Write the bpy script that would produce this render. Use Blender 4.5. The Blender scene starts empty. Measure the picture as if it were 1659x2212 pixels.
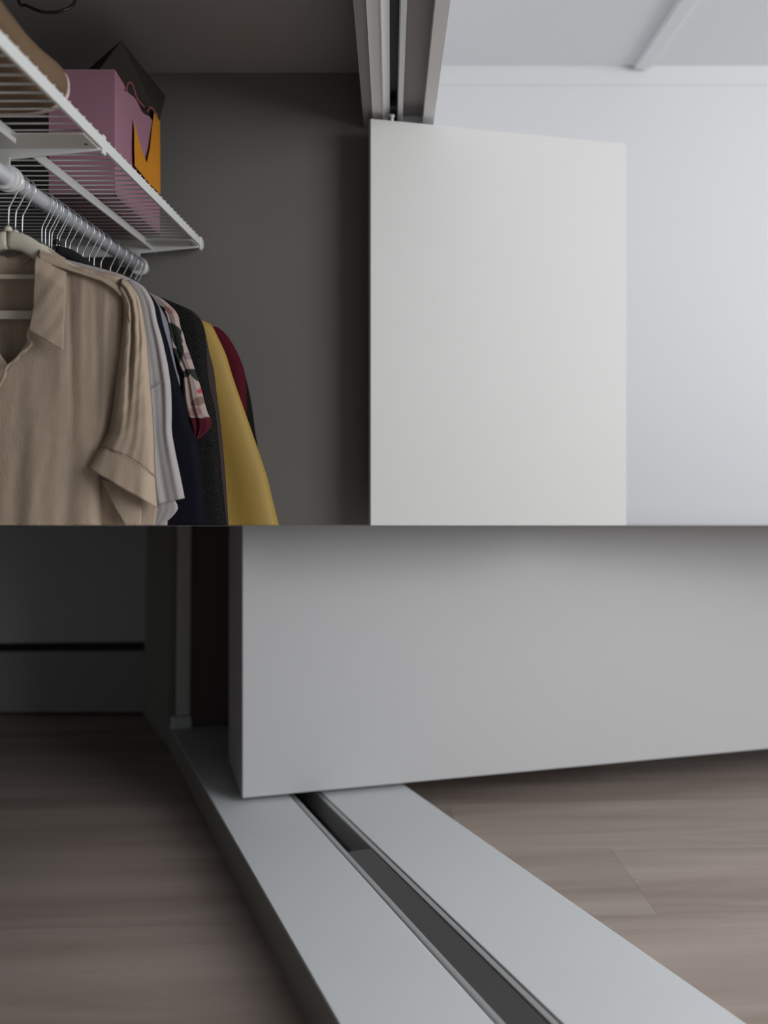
import bpy, bmesh, math, random
from mathutils import Vector, Matrix
random.seed(7)
SC = bpy.context.scene
COL = SC.collection

# ------------------------------------------------------------------ camera
F = 1900.0                      # focal length in pixels of the 1659 x 2212 frame
PX, PY = 843.0, 940.0           # where the optical axis meets the frame
ZC = 1.45
CAM = Vector((0, 0, ZC))
cd = bpy.data.cameras.new('camera'); cam = bpy.data.objects.new('camera', cd); COL.objects.link(cam)
cd.sensor_fit = 'HORIZONTAL'; cd.sensor_width = 36.0; cd.lens = F / 1659 * 36
cd.shift_x = -(PX - 829.5) / 1659; cd.shift_y = -(1106.0 - PY) / 1659
cd.clip_start = 0.02; cd.clip_end = 60
cam.location = CAM; cam.rotation_euler = (math.pi / 2, 0, 0)
cd.dof.use_dof = True; cd.dof.focus_distance = 1.5; cd.dof.aperture_fstop = 3.1
SC.camera = cam

# ------------------------------------------------------------------ world, lights, exposure
SC.view_settings.view_transform = 'Standard'; SC.view_settings.look = 'None'
SC.view_settings.gamma = 1.0; SC.view_settings.exposure = 0.0; SC.view_settings.use_curve_mapping = False
w = bpy.data.worlds.new('world'); SC.world = w; w.use_nodes = True
w.node_tree.nodes['Background'].inputs['Color'].default_value = (0.93, 0.97, 1.0, 1)
w.node_tree.nodes['Background'].inputs['Strength'].default_value = 0.42

def area(name, loc, target, sx, sy, power, color=(1, 1, 1)):
    l = bpy.data.lights.new(name, 'AREA'); l.shape = 'RECTANGLE'; l.size = sx; l.size_y = sy
    l.energy = power; l.color = color
    o = bpy.data.objects.new(name, l); COL.objects.link(o); o.location = loc
    o.rotation_euler = (Vector(target) - Vector(loc)).to_track_quat('-Z', 'Y').to_euler()
    return o
area('window_daylight', (2.9, 1.5, 1.85), (0.4, 2.3, 2.6), 1.9, 0.9, 14, (0.95, 0.98, 1.0))
area('front_daylight', (2.55, -0.5, 2.0), (0.2, 2.3, 1.2), 1.6, 1.4, 70, (0.97, 0.985, 1.0))

# ------------------------------------------------------------------ materials (procedural)
def mat(name, color, rough=0.6, metal=0.0, var=0.0, vscale=6.0, bump=0.0, bscale=60.0, stretch=(1, 1, 1), spec=0.4, rnd=0.0):
    m = bpy.data.materials.new(name); m.use_nodes = True; nt = m.node_tree; N = nt.nodes; L = nt.links
    b = N['Principled BSDF']; b.inputs['Roughness'].default_value = rough; b.inputs['Metallic'].default_value = metal
    b.inputs['Specular IOR Level'].default_value = spec
    b.inputs['Base Color'].default_value = (*color, 1)
    tc = N.new('ShaderNodeTexCoord'); mp = N.new('ShaderNodeMapping'); mp.inputs['Scale'].default_value = stretch
    L.new(tc.outputs['Object'], mp.inputs['Vector'])
    if var > 0:
        n = N.new('ShaderNodeTexNoise'); n.inputs['Scale'].default_value = vscale; n.inputs['Detail'].default_value = 6
        L.new(mp.outputs[0], n.inputs['Vector'])
        r = N.new('ShaderNodeMapRange'); r.inputs['To Min'].default_value = 1 - var; r.inputs['To Max'].default_value = 1 + var
        r.inputs['From Min'].default_value = 0.3; r.inputs['From Max'].default_value = 0.7
        L.new(n.outputs['Fac'], r.inputs['Value'])
        v = N.new('ShaderNodeVectorMath'); v.operation = 'SCALE'; v.inputs[0].default_value = color
        if rnd > 0:
            oi = N.new('ShaderNodeObjectInfo'); r2 = N.new('ShaderNodeMapRange')
            r2.inputs['To Min'].default_value = 1 - rnd; r2.inputs['To Max'].default_value = 1 + rnd
            L.new(oi.outputs['Random'], r2.inputs['Value'])
            mu = N.new('ShaderNodeMath'); mu.operation = 'MULTIPLY'
            L.new(r.outputs[0], mu.inputs[0]); L.new(r2.outputs[0], mu.inputs[1]); L.new(mu.outputs[0], v.inputs['Scale'])
        else:
            L.new(r.outputs[0], v.inputs['Scale'])
        L.new(v.outputs[0], b.inputs['Base Color'])
    if bump > 0:
        n2 = N.new('ShaderNodeTexNoise'); n2.inputs['Scale'].default_value = bscale; n2.inputs['Detail'].default_value = 3
        L.new(mp.outputs[0], n2.inputs['Vector'])
        bp = N.new('ShaderNodeBump'); bp.inputs['Strength'].default_value = bump; bp.inputs['Distance'].default_value = 0.002
        L.new(n2.outputs['Fac'], bp.inputs['Height']); L.new(bp.outputs[0], b.inputs['Normal'])
    return m

M = {}
M['white_door'] = mat('white_door', (0.555, 0.555, 0.542), 0.55, var=0.01, vscale=2)
M['white_wall'] = mat('white_wall', (0.68, 0.685, 0.70), 0.8, bump=0.15, bscale=120)
M['white_ceiling'] = mat('white_ceiling', (0.84, 0.85, 0.87), 0.85, bump=0.15, bscale=90)
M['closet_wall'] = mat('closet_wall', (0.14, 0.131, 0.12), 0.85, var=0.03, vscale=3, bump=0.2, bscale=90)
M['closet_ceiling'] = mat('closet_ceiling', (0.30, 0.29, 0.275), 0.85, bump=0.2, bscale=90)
M['metal'] = mat('track_metal', (0.72, 0.74, 0.75), 0.45, 0.35)
M['track_white'] = mat('track_white', (0.88, 0.88, 0.88), 0.5)
M['track_trim'] = mat('track_trim', (0.27, 0.26, 0.255), 0.7)
M['slot_shade'] = mat('slot_shade', (0.10, 0.10, 0.095), 0.7)
M['black'] = mat('black_plastic', (0.012, 0.012, 0.014), 0.5)
M['chrome'] = mat('chrome_wire', (0.50, 0.52, 0.54), 0.38, 0.9)
M['rod'] = mat('rod_steel', (0.66, 0.67, 0.71), 0.45, 0.45)
M['shelf_white'] = mat('shelf_white', (0.62, 0.63, 0.62), 0.5)
M['bracket_white'] = mat('bracket_white', (0.55, 0.54, 0.51), 0.5)
M['cream'] = mat('cream_plastic', (0.50, 0.465, 0.385), 0.45)
M['linen'] = mat('linen', (0.36, 0.283, 0.215), 0.9, var=0.06, vscale=26, bump=0.4, bscale=300, stretch=(3.2, 1, 0.45), spec=0.1)
M['lilac'] = mat('lilac_grey_cloth', (0.345, 0.315, 0.315), 0.9, var=0.03, vscale=30, bump=0.2, bscale=300, spec=0.1)
M['navy'] = mat('navy_cloth', (0.0045, 0.005, 0.009), 0.9, var=0.1, bump=0.2, bscale=300, spec=0.1)
M['greycloth'] = mat('grey_cloth', (0.17, 0.17, 0.20), 0.9, var=0.05, spec=0.1)
M['yellow'] = mat('mustard_cloth', (0.27, 0.172, 0.032), 0.6, var=0.05, vscale=12, stretch=(2, 1, 0.4), bump=0.1, bscale=300)
M['red'] = mat('dark_red_cloth', (0.055, 0.004, 0.009), 0.9, var=0.1, spec=0.1)
M['blackcloth'] = mat('black_cloth', (0.005, 0.005, 0.0045), 0.9, var=0.1, spec=0.1)
M['browncloth'] = mat('brown_cloth', (0.035, 0.026, 0.024), 0.9, var=0.1, spec=0.1)
M['pink'] = mat('pink_paper', (0.30, 0.150, 0.20), 0.6, var=0.05, vscale=8)
M['orange'] = mat('orange_print', (0.52, 0.20, 0.010), 0.6, var=0.04)
M['carton'] = mat('dark_carton', (0.022, 0.017, 0.012), 0.6, var=0.05)
M['brownbag'] = mat('brown_bag', (0.13, 0.080, 0.044), 0.75, var=0.10, vscale=9, bump=0.3, bscale=30)
M['pinktrim'] = mat('pale_pink_trim', (0.55, 0.42, 0.40), 0.6)
M['pinktissue'] = mat('rose_tissue', (0.20, 0.06, 0.07), 0.8)
M['cable'] = mat('black_cable', (0.012, 0.012, 0.012), 0.45)
M['low_door'] = mat('white_laminate', (0.475, 0.475, 0.48), 0.55, var=0.01, vscale=2)
M['sill'] = mat('white_sill', (0.72, 0.745, 0.76), 0.6, var=0.015, vscale=3, spec=0.25)
M['sill_side'] = mat('sill_side_shade', (0.30, 0.30, 0.28), 0.6)
M['strip_grey'] = mat('grey_channel', (0.055, 0.055, 0.056), 0.5)
M['lip'] = mat('channel_lip', (0.5, 0.5, 0.5), 0.4, 0.5)
M['low_wall'] = mat('low_closet_wall', (0.52, 0.52, 0.53), 0.85, bump=0.1, bscale=60)
M['low_base'] = mat('low_baseboard', (0.34, 0.33, 0.35), 0.7)
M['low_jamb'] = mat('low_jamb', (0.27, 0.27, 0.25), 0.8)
M['post'] = mat('post_grey', (0.70, 0.70, 0.67), 0.6)
M['rear_shade'] = mat('rear_shade', (0.17, 0.135, 0.125), 0.7)  # shade between the folded panels put into the colour
M['board'] = mat('divider_grey', (0.10, 0.10, 0.10), 0.9)

def wood(name, c1, c2):
    m = bpy.data.materials.new(name); m.use_nodes = True; nt = m.node_tree; N = nt.nodes; L = nt.links
    b = N['Principled BSDF']; b.inputs['Roughness'].default_value = 0.5; b.inputs['Specular IOR Level'].default_value = 0.3
    tc = N.new('ShaderNodeTexCoord'); mp = N.new('ShaderNodeMapping'); mp.inputs['Scale'].default_value = (0.5, 5.0, 3.0)
    oi = N.new('ShaderNodeObjectInfo'); ad = N.new('ShaderNodeVectorMath'); ad.operation = 'ADD'
    sc = N.new('ShaderNodeMath'); sc.operation = 'MULTIPLY'; sc.inputs[1].default_value = 37.0
    L.new(oi.outputs['Random'], sc.inputs[0]); L.new(tc.outputs['Object'], ad.inputs[0]); L.new(sc.outputs[0], ad.inputs[1])
    L.new(ad.outputs[0], mp.inputs['Vector'])
    n = N.new('ShaderNodeTexNoise'); n.inputs['Scale'].default_value = 1.6; n.inputs['Detail'].default_value = 7; n.inputs['Roughness'].default_value = 0.6
    n.inputs['Distortion'].default_value = 0.6
    L.new(mp.outputs[0], n.inputs['Vector'])
    cr = N.new('ShaderNodeValToRGB'); cr.color_ramp.elements[0].position = 0.32; cr.color_ramp.elements[1].position = 0.68
    cr.color_ramp.elements[0].color = (*c1, 1); cr.color_ramp.elements[1].color = (*c2, 1)
    L.new(n.outputs['Fac'], cr.inputs[0])
    r2 = N.new('ShaderNodeMapRange'); r2.inputs['To Min'].default_value = 0.92; r2.inputs['To Max'].default_value = 1.08
    L.new(oi.outputs['Random'], r2.inputs['Value'])
    v = N.new('ShaderNodeVectorMath'); v.operation = 'SCALE'
    L.new(cr.outputs[0], v.inputs[0]); L.new(r2.outputs[0], v.inputs['Scale']); L.new(v.outputs[0], b.inputs['Base Color'])
    return m
M['wood'] = wood('oak_laminate', (0.31, 0.245, 0.208), (0.46, 0.385, 0.335))

def dotted(name):
    m = bpy.data.materials.new(name); m.use_nodes = True; nt = m.node_tree; N = nt.nodes; L = nt.links
    b = N['Principled BSDF']; b.inputs['Roughness'].default_value = 0.9; b.inputs['Specular IOR Level'].default_value = 0.1
    tc = N.new('ShaderNodeTexCoord'); mp = N.new('ShaderNodeMapping'); mp.inputs['Scale'].default_value = (1, 0.0, 1)
    mp.inputs['Rotation'].default_value = (0, 0.6, 0)
    L.new(tc.outputs['Object'], mp.inputs['Vector'])
    vo = N.new('ShaderNodeTexVoronoi'); vo.inputs['Scale'].default_value = 230; vo.inputs['Randomness'].default_value = 0.15
    L.new(mp.outputs[0], vo.inputs['Vector'])
    cr = N.new('ShaderNodeValToRGB'); cr.color_ramp.elements[0].position = 0.12; cr.color_ramp.elements[1].position = 0.22
    cr.color_ramp.elements[0].color = (0.055, 0.05, 0.042, 1); cr.color_ramp.elements[1].color = (0.006, 0.006, 0.006, 1)
    L.new(vo.outputs['Distance'], cr.inputs[0]); L.new(cr.outputs[0], b.inputs['Base Color'])
    return m
M['dotted'] = dotted('black_dotted_cloth')

def attr_mat(name):
    m = bpy.data.materials.new(name); m.use_nodes = True; nt = m.node_tree; N = nt.nodes; L = nt.links
    b = N['Principled BSDF']; b.inputs['Roughness'].default_value = 0.9; b.inputs['Specular IOR Level'].default_value = 0.1
    a = N.new('ShaderNodeAttribute'); a.attribute_name = 'print'
    L.new(a.outputs['Color'], b.inputs['Base Color'])
    return m
M['floral'] = attr_mat('floral_cloth')

# ------------------------------------------------------------------ helpers
def ray(px, row): return Vector(((px - PX) / F, 1.0, (PY - row) / F))
def at(px, row, d): return CAM + ray(px, row) * d
# the seam between the two halves of the picture: a plane that also holds the divider board
SPLIT = 1135.0
s_dir = ray(PX, SPLIT).normalized(); S_N = Vector((1, 0, 0)).cross(s_dir).normalized()   # points up
def cut(bm, side):
    if side is None: return
    co = CAM + S_N * (0.0002 if side == 'up' else -0.0002)
    r = bmesh.ops.bisect_plane(bm, geom=bm.verts[:] + bm.edges[:] + bm.faces[:], plane_co=co, plane_no=S_N,
                               clear_inner=(side == 'up'), clear_outer=(side == 'down'), dist=1e-6)
    e = [g for g in r['geom_cut'] if isinstance(g, bmesh.types.BMEdge) and g.is_valid and g.is_boundary]
    if e and bm.faces:
        try: bmesh.ops.edgeloop_fill(bm, edges=e)
        except Exception: pass

def tag(o, label=None, cat=None, group=None, kind=None):
    if label: o['label'] = label
    if cat: o['category'] = cat
    if group: o['group'] = group
    if kind: o['kind'] = kind
    return o
def thing(name, label, cat, loc=(0, 0, 0), group=None):
    o = bpy.data.objects.new(name, None); COL.objects.link(o); o.location = loc; o.empty_display_size = 0.05
    return tag(o, label, cat, group)
def struct_root(name, loc=(0, 0, 0)):
    o = bpy.data.objects.new(name, None); COL.objects.link(o); o.location = loc; o['kind'] = 'structure'; return o
def wloc(o):
    v = Vector(o.location)
    while o.parent: o = o.parent; v = v + Vector(o.location)
    return v
def link(name, bm, m, parent=None, side=None, smooth=False, origin=None, skip_cut_fill=False):
    """bm is in world coordinates"""
    cut(bm, side)
    if parent: base = wloc(parent)
    else: base = Vector(origin) if origin is not None else Vector((0, 0, 0))
    off = base if origin is None else Vector(origin)
    bmesh.ops.translate(bm, verts=bm.verts[:], vec=-off)
    me = bpy.data.meshes.new(name); bm.to_mesh(me); bm.free()
    if smooth:
        for p in me.polygons: p.use_smooth = True
    me.materials.append(m)
    o = bpy.data.objects.new(name, me); COL.objects.link(o)
    if parent: o.parent = parent; o.location = off - base
    else: o.location = off
    return o
def struct(name, bm, m, side=None, parent=None):
    o = link(name, bm, m, parent, side); 
    if not parent: o['kind'] = 'structure'
    return o
def box(x0, x1, y0, y1, z0, z1, bev=0.0, bm=None, seg=2):
    b = bm or bmesh.new()
    r = bmesh.ops.create_cube(b, size=1.0)
    vs = r['verts']
    for v in vs:
        v.co = Vector((x0 + (v.co.x + .5) * (x1 - x0), y0 + (v.co.y + .5) * (y1 - y0), z0 + (v.co.z + .5) * (z1 - z0)))
    if bev > 0:
        es = list({e for v in vs for e in v.link_edges})
        bmesh.ops.bevel(b, geom=es, offset=bev, segments=seg, affect='EDGES', profile=0.6)
    return b
def prism(pts, c0, c1, X=None, bev=0.0, bm=None, seg=2):
    """pts: 2D outline extruded from c0 to c1; X maps (a, b, c) to the world"""
    b = bm or bmesh.new()
    X = X or (lambda a, bb, c: Vector((a, bb, c)))
    lo = [b.verts.new(X(p[0], p[1], c0)) for p in pts]; hi = [b.verts.new(X(p[0], p[1], c1)) for p in pts]
    n = len(pts); fs = [b.faces.new(lo[::-1]), b.faces.new(hi)]
    for i in range(n): fs.append(b.faces.new((lo[i], lo[(i + 1) % n], hi[(i + 1) % n], hi[i])))
    bmesh.ops.recalc_face_normals(b, faces=fs)
    if bev > 0:
        bmesh.ops.bevel(b, geom=list({e for f in fs for e in f.edges}), offset=bev, segments=seg, affect='EDGES', profile=0.6)
    return b
def tube(path, r, n=10, bm=None, cap=True):
    b = bm or bmesh.new(); path = [Vector(p) for p in path]; rings = []
    t0 = (path[1] - path[0]).normalized(); ref = Vector((0, 0, 1)) if abs(t0.z) < .9 else Vector((1, 0, 0))
    u = t0.cross(ref).normalized()
    for i, p in enumerate(path):
        t = (path[min(i + 1, len(path) - 1)] - path[max(i - 1, 0)]).normalized()
        u = (u - t * u.dot(t)).normalized(); v = t.cross(u)
        rr = r[i] if isinstance(r, (list, tuple)) else r
        rings.append([b.verts.new(p + (u * math.cos(2 * math.pi * k / n) + v * math.sin(2 * math.pi * k / n)) * rr) for k in range(n)])
    for a, c in zip(rings, rings[1:]):
        for k in range(n): b.faces.new((a[k], a[(k + 1) % n], c[(k + 1) % n], c[k]))
    if cap: b.faces.new(rings[0][::-1]); b.faces.new(rings[-1])
    return b
def interp(pts, t):
    """polyline through pts evaluated at t in 0..1 by arc length"""
    L = [0.0]
    for a, b in zip(pts, pts[1:]): L.append(L[-1] + math.dist(a, b))
    s = t * L[-1]
    for i in range(len(pts) - 1):
        if s <= L[i + 1] or i == len(pts) - 2:
            k = (s - L[i]) / max(1e-9, L[i + 1] - L[i]); k = max(0, min(1, k))
            return [pts[i][j] + (pts[i + 1][j] - pts[i][j]) * k for j in range(len(pts[0]))]
def smooth_path(pts, n):
    P = [Vector(p) for p in pts]; P = [P[0] * 2 - P[1]] + P + [P[-1] * 2 - P[-2]]; out = []
    for i in range(1, len(P) - 2):
        for k in range(n):
            t = k / n; a, b, c, d = P[i - 1], P[i], P[i + 1], P[i + 2]
            out.append(0.5 * ((2 * b) + (-a + c) * t + (2 * a - 5 * b + 4 * c - d) * t * t + (-a + 3 * b - 3 * c + d) * t ** 3))
    out.append(P[-2]); return out
def sheet(fn, nu, nv, thick=0.0, bm=None):
    """grid surface fn(u, v) -> world point; with thick it gets a back face that far along +Y"""
    b = bm or bmesh.new()
    g = [[b.verts.new(fn(i / nu, j / nv)) for i in range(nu + 1)] for j in range(nv + 1)]
    for j in range(nv):
        for i in range(nu): b.faces.new((g[j][i], g[j][i + 1], g[j + 1][i + 1], g[j + 1][i]))
    if thick:
        h = [[b.verts.new(g[j][i].co + Vector((0, thick, 0))) for i in range(nu + 1)] for j in range(nv + 1)]
        for j in range(nv):
            for i in range(nu): b.faces.new((h[j][i], h[j + 1][i], h[j + 1][i + 1], h[j][i + 1]))
        rim = [(0, i) for i in range(nu)] + [(j, nu) for j in range(nv)] + [(nv, i) for i in range(nu, 0, -1)] + [(j, 0) for j in range(nv, 0, -1)]
        for k in range(len(rim)):
            (j0, i0), (j1, i1) = rim[k], rim[(k + 1) % len(rim)]
            b.faces.new((g[j0][i0], h[j0][i0], h[j1][i1], g[j1][i1]))
    return b

# ================================================================== UPPER HALF: the open wardrobe
YW = 2.0            # end wall of the closet
ZCL = ZC + 0.824    # closet ceiling
YR = 3.0            # far wall of the room
ZR = ZC + 1.256     # room ceiling
XL = -0.86          # closet's long back wall
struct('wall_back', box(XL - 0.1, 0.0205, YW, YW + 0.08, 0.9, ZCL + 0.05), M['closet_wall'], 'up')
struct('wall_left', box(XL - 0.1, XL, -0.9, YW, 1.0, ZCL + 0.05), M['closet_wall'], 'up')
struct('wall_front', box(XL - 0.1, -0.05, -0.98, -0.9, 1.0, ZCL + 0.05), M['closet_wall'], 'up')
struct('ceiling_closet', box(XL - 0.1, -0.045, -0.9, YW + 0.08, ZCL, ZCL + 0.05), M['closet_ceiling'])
struct('wall_room', box(-0.1, 3.2, YR, YR + 0.1, 0.9, ZR + 0.1), M['white_wall'], 'up')
struct('wall_partition', box(0.021, 0.075, 1.9905, YR, 0.9, ZR), M['white_wall'], 'up')
struct('wall_right', box(3.1, 3.2, -1.6, YR, 0.9, ZR + 0.1), M['white_wall'], 'up')
struct('ceiling_room', box(-0.045, 3.2, -1.6, YR + 0.1, ZR, ZR + 0.1), M['white_ceiling'])
# bulkhead above the track
struct('wall_bulkhead', box(-0.045, 0.075, -1.6, 1.99, ZC + 0.75, ZR), M['white_wall'])
# shallow cornice along the far wall of the room
b = prism([(YR, ZC + 1.192), (YR, ZR), (YR - 0.010, ZR), (YR - 0.008, ZC + 1.210), (YR - 0.003, ZC + 1.193)], 0.08, 3.1, X=lambda a, bb, c: Vector((c, a, bb)))
struct('trim_1', b, M['white_wall'])
# slim trunking under the room ceiling
o = link('cable_trunking', box(0.825, 0.875, -0.5, YR - 0.03, ZR - 0.022, ZR, 0.004), M['white_ceiling'])
tag(o, 'slim white trunking running along the bright white ceiling', 'trunking')

# --- top track: long extruded profile
tr = thing('sliding_door_track', 'grey metal double track overhead above the white folding door', 'track', (0, -0.6, ZC + 0.7))
Y0, Y1 = -0.6, 2.02
def ext(pts): return prism(pts, Y0, Y1, X=lambda a, c, y: Vector((a, y, ZC + c)))
link('trim_board', ext([(-0.0599, 0.700), (-0.0392, 0.700), (-0.0392, 0.80), (-0.0599, 0.80)]), M['track_trim'], tr)['label'] = 'darker grey board on the wardrobe side'
link('flange', ext([(-0.0390, 0.698), (-0.0175, 0.698), (-0.0165, 0.694), (-0.0155, 0.694), (-0.0155, 0.700), (-0.0165, 0.72), (-0.039, 0.72)]), M['track_white'], tr)
link('channel_wall', ext([(-0.0150, 0.702), (-0.0012, 0.708), (-0.0012, 0.745), (-0.0150, 0.745)]), M['metal'], tr)
link('channel_roof', ext([(-0.0012, 0.741), (0.0155, 0.741), (0.0155, 0.747), (-0.0012, 0.747)]), M['slot_shade'], tr)  # dark colour stands in for shade deep in the slot
link('channel_lip', ext([(0.0155, 0.706), (0.0175, 0.700), (0.0260, 0.700), (0.0275, 0.706), (0.0275, 0.747), (0.0155, 0.747)]), M['metal'], tr)
link('recess_panel', ext([(0.0278, 0.722), (0.0728, 0.722), (0.0728, 0.747), (0.0278, 0.747)]), M['track_trim'], tr)  # darker colour stands in for shade inside the recess
link('outer_flange', ext([(0.0728, 0.698), (0.0964, 0.696), (0.0964, 0.760), (0.0728, 0.760)]), M['track_white'], tr)

# --- folding door (perpendicular to the track)
dr = thing('folding_door', 'tall plain white folding door panel standing open below the track', 'door', (-0.04, 1.9, 1.3))
DA = at(800.5, 256, 1.9); DB = at(1353, 310, 1.9 * 684 / 630)
dd = Vector((DB.x - DA.x, DB.y - DA.y, 0)).normalized(); dn = Vector((-dd.y, dd.x, 0))      # dn points away from the camera
T = 0.02
def door_pts(A, Bq, t): return [(A.x, A.y), (Bq.x, Bq.y), (Bq.x + dn.x * t, Bq.y + dn.y * t), (A.x + dn.x * t, A.y + dn.y * t)]
link('door_panel', prism(door_pts(DA, DB, T), 0.9, DA.z, bev=0.0012), M['white_door'], dr, 'up')
pv = at(851, 250, 1.925)
b = tube([(0.004, 1.925, DA.z - 0.002), (0.004, 1.925, DA.z + 0.018)], 0.0035, 10); tube([(0.004, 1.925, DA.z + 0.012), (0.004, 1.925, DA.z + 0.017)], 0.006, 10, bm=b)
link('guide_pin', b, M['metal'], dr, smooth=True)['label'] = 'small steel guide pin on the top edge'
b = box(-0.0005, 0.0145, 1.895, 1.935, ZC + 0.708, ZC + 0.722, 0.002)
link('roller_block', b, M['black'], dr)

# --- wire shelf
SX0, SX1 = -0.422, -0.845       # front and back edge
SH = ZC + 0.4300
sh = thing('wire_shelf', 'white wire shelf fixed above the clothes rail', 'shelf', (-0.42, 0.8, SH))
YN, YF = 0.60, 1.985
link('front_rail', box(SX0 - 0.004, SX0 + 0.001, YN, YF, ZC + 0.4205, ZC + 0.4375, 0.001), M['shelf_white'], sh)
link('back_rail', box(SX1 - 0.004, SX1 + 0.004, YN, YF, ZC + 0.4205, ZC + 0.4375), M['shelf_white'], sh)
link('middle_rail', box(-0.531, -0.527, YN, 1.240, ZC + 0.4110, ZC + 0.4262, 0.001), M['shelf_white'], sh)
link('middle_rail', box(-0.531, -0.527, 1.2885, YF, ZC + 0.4110, ZC + 0.4262, 0.001), M['shelf_white'], sh)
wm = None; k = 0; y = YN + 0.012
while y < YF - 0.005:
    if wm is None:
        b = tube([(SX0 + 0.002, y, SH + 0.0080), (SX0 - 0.006, y, SH + 0.0080), (SX0 - 0.010, y, SH - 0.0010), (SX1, y, SH - 0.0010)], 0.0013, 6)
        wm = link('wire', b, M['shelf_white'], sh, origin=(0, y, 0)); y0w = y
    else:
        c = wm.copy(); COL.objects.link(c); c.parent = sh; c.location = Vector(wm.location) + Vector((0, y - y0w, 0))
    y += 0.0272

# --- brackets (arm, hanging plate, rail ring)
RX, RZ, RR = -0.557, ZC + 0.374, 0.0125
def bracket(Y, label, full=True):
    t = thing('shelf_bracket', label, 'bracket', (RX, Y, ZC + 0.40), 'shelf brackets')
    link('arm', prism([(-0.424, 0.4200), (-0.85, 0.4200), (-0.85, 0.388), (-0.60, 0.3960), (-0.552, 0.4030), (-0.430, 0.4150), (-0.424, 0.4165)],
                      Y - 0.002, Y + 0.002, X=lambda a, c, yy: Vector((a, yy, ZC + c)), bev=0.0006), M['shelf_white'], t)
    link('flange', box(-0.85, -0.426, Y - 0.064, Y - 0.0022, ZC + 0.4180, ZC + 0.4198, 0.0005), M['bracket_white'], t)
    link('end_tab', box(-0.4235, -0.4195, Y + 0.002, Y + 0.014, ZC + 0.412, ZC + 0.4405, 0.001), M['shelf_white'], t)
    link('hanging_plate', box(-0.600, -0.5535, Y - 0.006, Y - 0.0025, ZC + 0.372, ZC + 0.405, 0.0008), M['bracket_white'], t)
    b = bmesh.new()
    for yy, rr in ((Y - 0.012, 0.0175), (Y - 0.004, 0.0195), (Y + 0.006, 0.0175)):
        tube([(RX, yy, RZ), (RX, yy + 0.007, RZ)], rr, 28, bm=b)
    link('rail_ring', b, M['shelf_white'], t, smooth=False)
    link('screw', tube([(-0.437, Y - 0.022, ZC + 0.4172), (-0.437, Y - 0.022, ZC + 0.4185)], 0.0028, 10), M['black'], t)
    return t
bracket(1.285, 'white shelf bracket with rail ring at near end of the rail')
bracket(1.950, 'shelf bracket in shadow fixed at the dark end wall')
# --- rail
o = link('clothes_rail', tube([(RX, 0.62, RZ), (RX, YW - 0.006, RZ)], RR, 28), M['rod'], origin=(RX, 0.62, RZ), smooth=True)
tag(o, 'round steel clothes rail below the wire shelf carrying the hangers', 'rail')

# --- hangers
def hook_path(cx, y, s=1.0):
    cz = RZ; pts = []
    R = 0.0165
    for a in range(200, -41, -20):
        t = math.radians(a); pts.append((cx + 0.001 + R * math.cos(t) * 1.08, y, cz + R * math.sin(t) - 0.001))
    pts += [(cx + 0.0035, y, cz - 0.033), (cx - 0.0005, y, cz - 0.0405), (cx - 0.0015, y, cz - 0.050), (cx - 0.002, y, cz - 0.072)]
    return pts
def make_hanger(y, m, label, bars=False):
    t = thing('clothes_hanger', label, 'hanger', (RX, y, RZ), 'hangers on the clothes rail')
    link('hook', tube(smooth_path(hook_path(RX, y), 2), 0.00125, 7), M['chrome'], t, smooth=True)
    b = bmesh.new(); cz = RZ - (0.072 if m is not M['black'] else 0.050); cx = RX - 0.002
    # shaped shoulder bar: thick rounded arc
    for sgn in (-1, 1):
        path = [(cx, y, cz - 0.016), (cx + sgn * 0.022, y, cz - 0.021), (cx + sgn * 0.042, y, cz - 0.033), (cx + sgn * 0.065, y, cz - 0.050), (cx + sgn * 0.10, y, cz - 0.066), (cx + sgn * 0.13, y, cz - 0.080)] + ([(cx + sgn * 0.165, y, cz - 0.092)] if bars else [])
        pp = smooth_path(path, 3)
        rr = [0.0125 - 0.005 * abs(2 * i / (len(pp) - 1) - 0.5) if False else (0.0142 if bars else 0.010) - 0.004 * i / (len(pp) - 1) for i in range(len(pp))]
        n0 = len(b.verts); tube(pp, rr, 10, bm=b)
        b.verts.ensure_lookup_table()
        for v in b.verts[n0:]: v.co.y = y + (v.co.y - y) * 0.5
    link('shoulder_bar', b, m, t, smooth=True)
    link('neck_knob', tube([(cx, y, cz - 0.004), (cx, y, cz + 0.002), (cx, y, cz + 0.004)], [0.007, 0.005, 0.0025], 12), m, t, smooth=True)
    if bars:
        link('cross_bar', box(cx - 0.165, cx + 0.10, y - 0.002, y + 0.002, ZC + (PY - 603) * y / F, ZC + (PY - 593) * y / F, 0.001), m, t)
        link('cross_bar', box(cx - 0.165, cx + 0.10, y - 0.003, y + 0.003, ZC + (PY - 690) * y / F, ZC + (PY - 671) * y / F, 0.002), m, t)
    return t
def copy_tree(o, parent=None):
    c = o.copy(); COL.objects.link(c); c.parent = parent
    for ch in [x for x in o.children]: copy_tree(ch, c)
    return c
HY = [1.287, 1.311, 1.335, 1.407, 1.421, 1.439, 1.451, 1.473, 1.483, 1.509, 1.534, 1.565, 1.600, 1.630, 1.654, 1.695, 1.750, 1.796, 1.835, 1.879, 1.910, 1.936]
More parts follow.
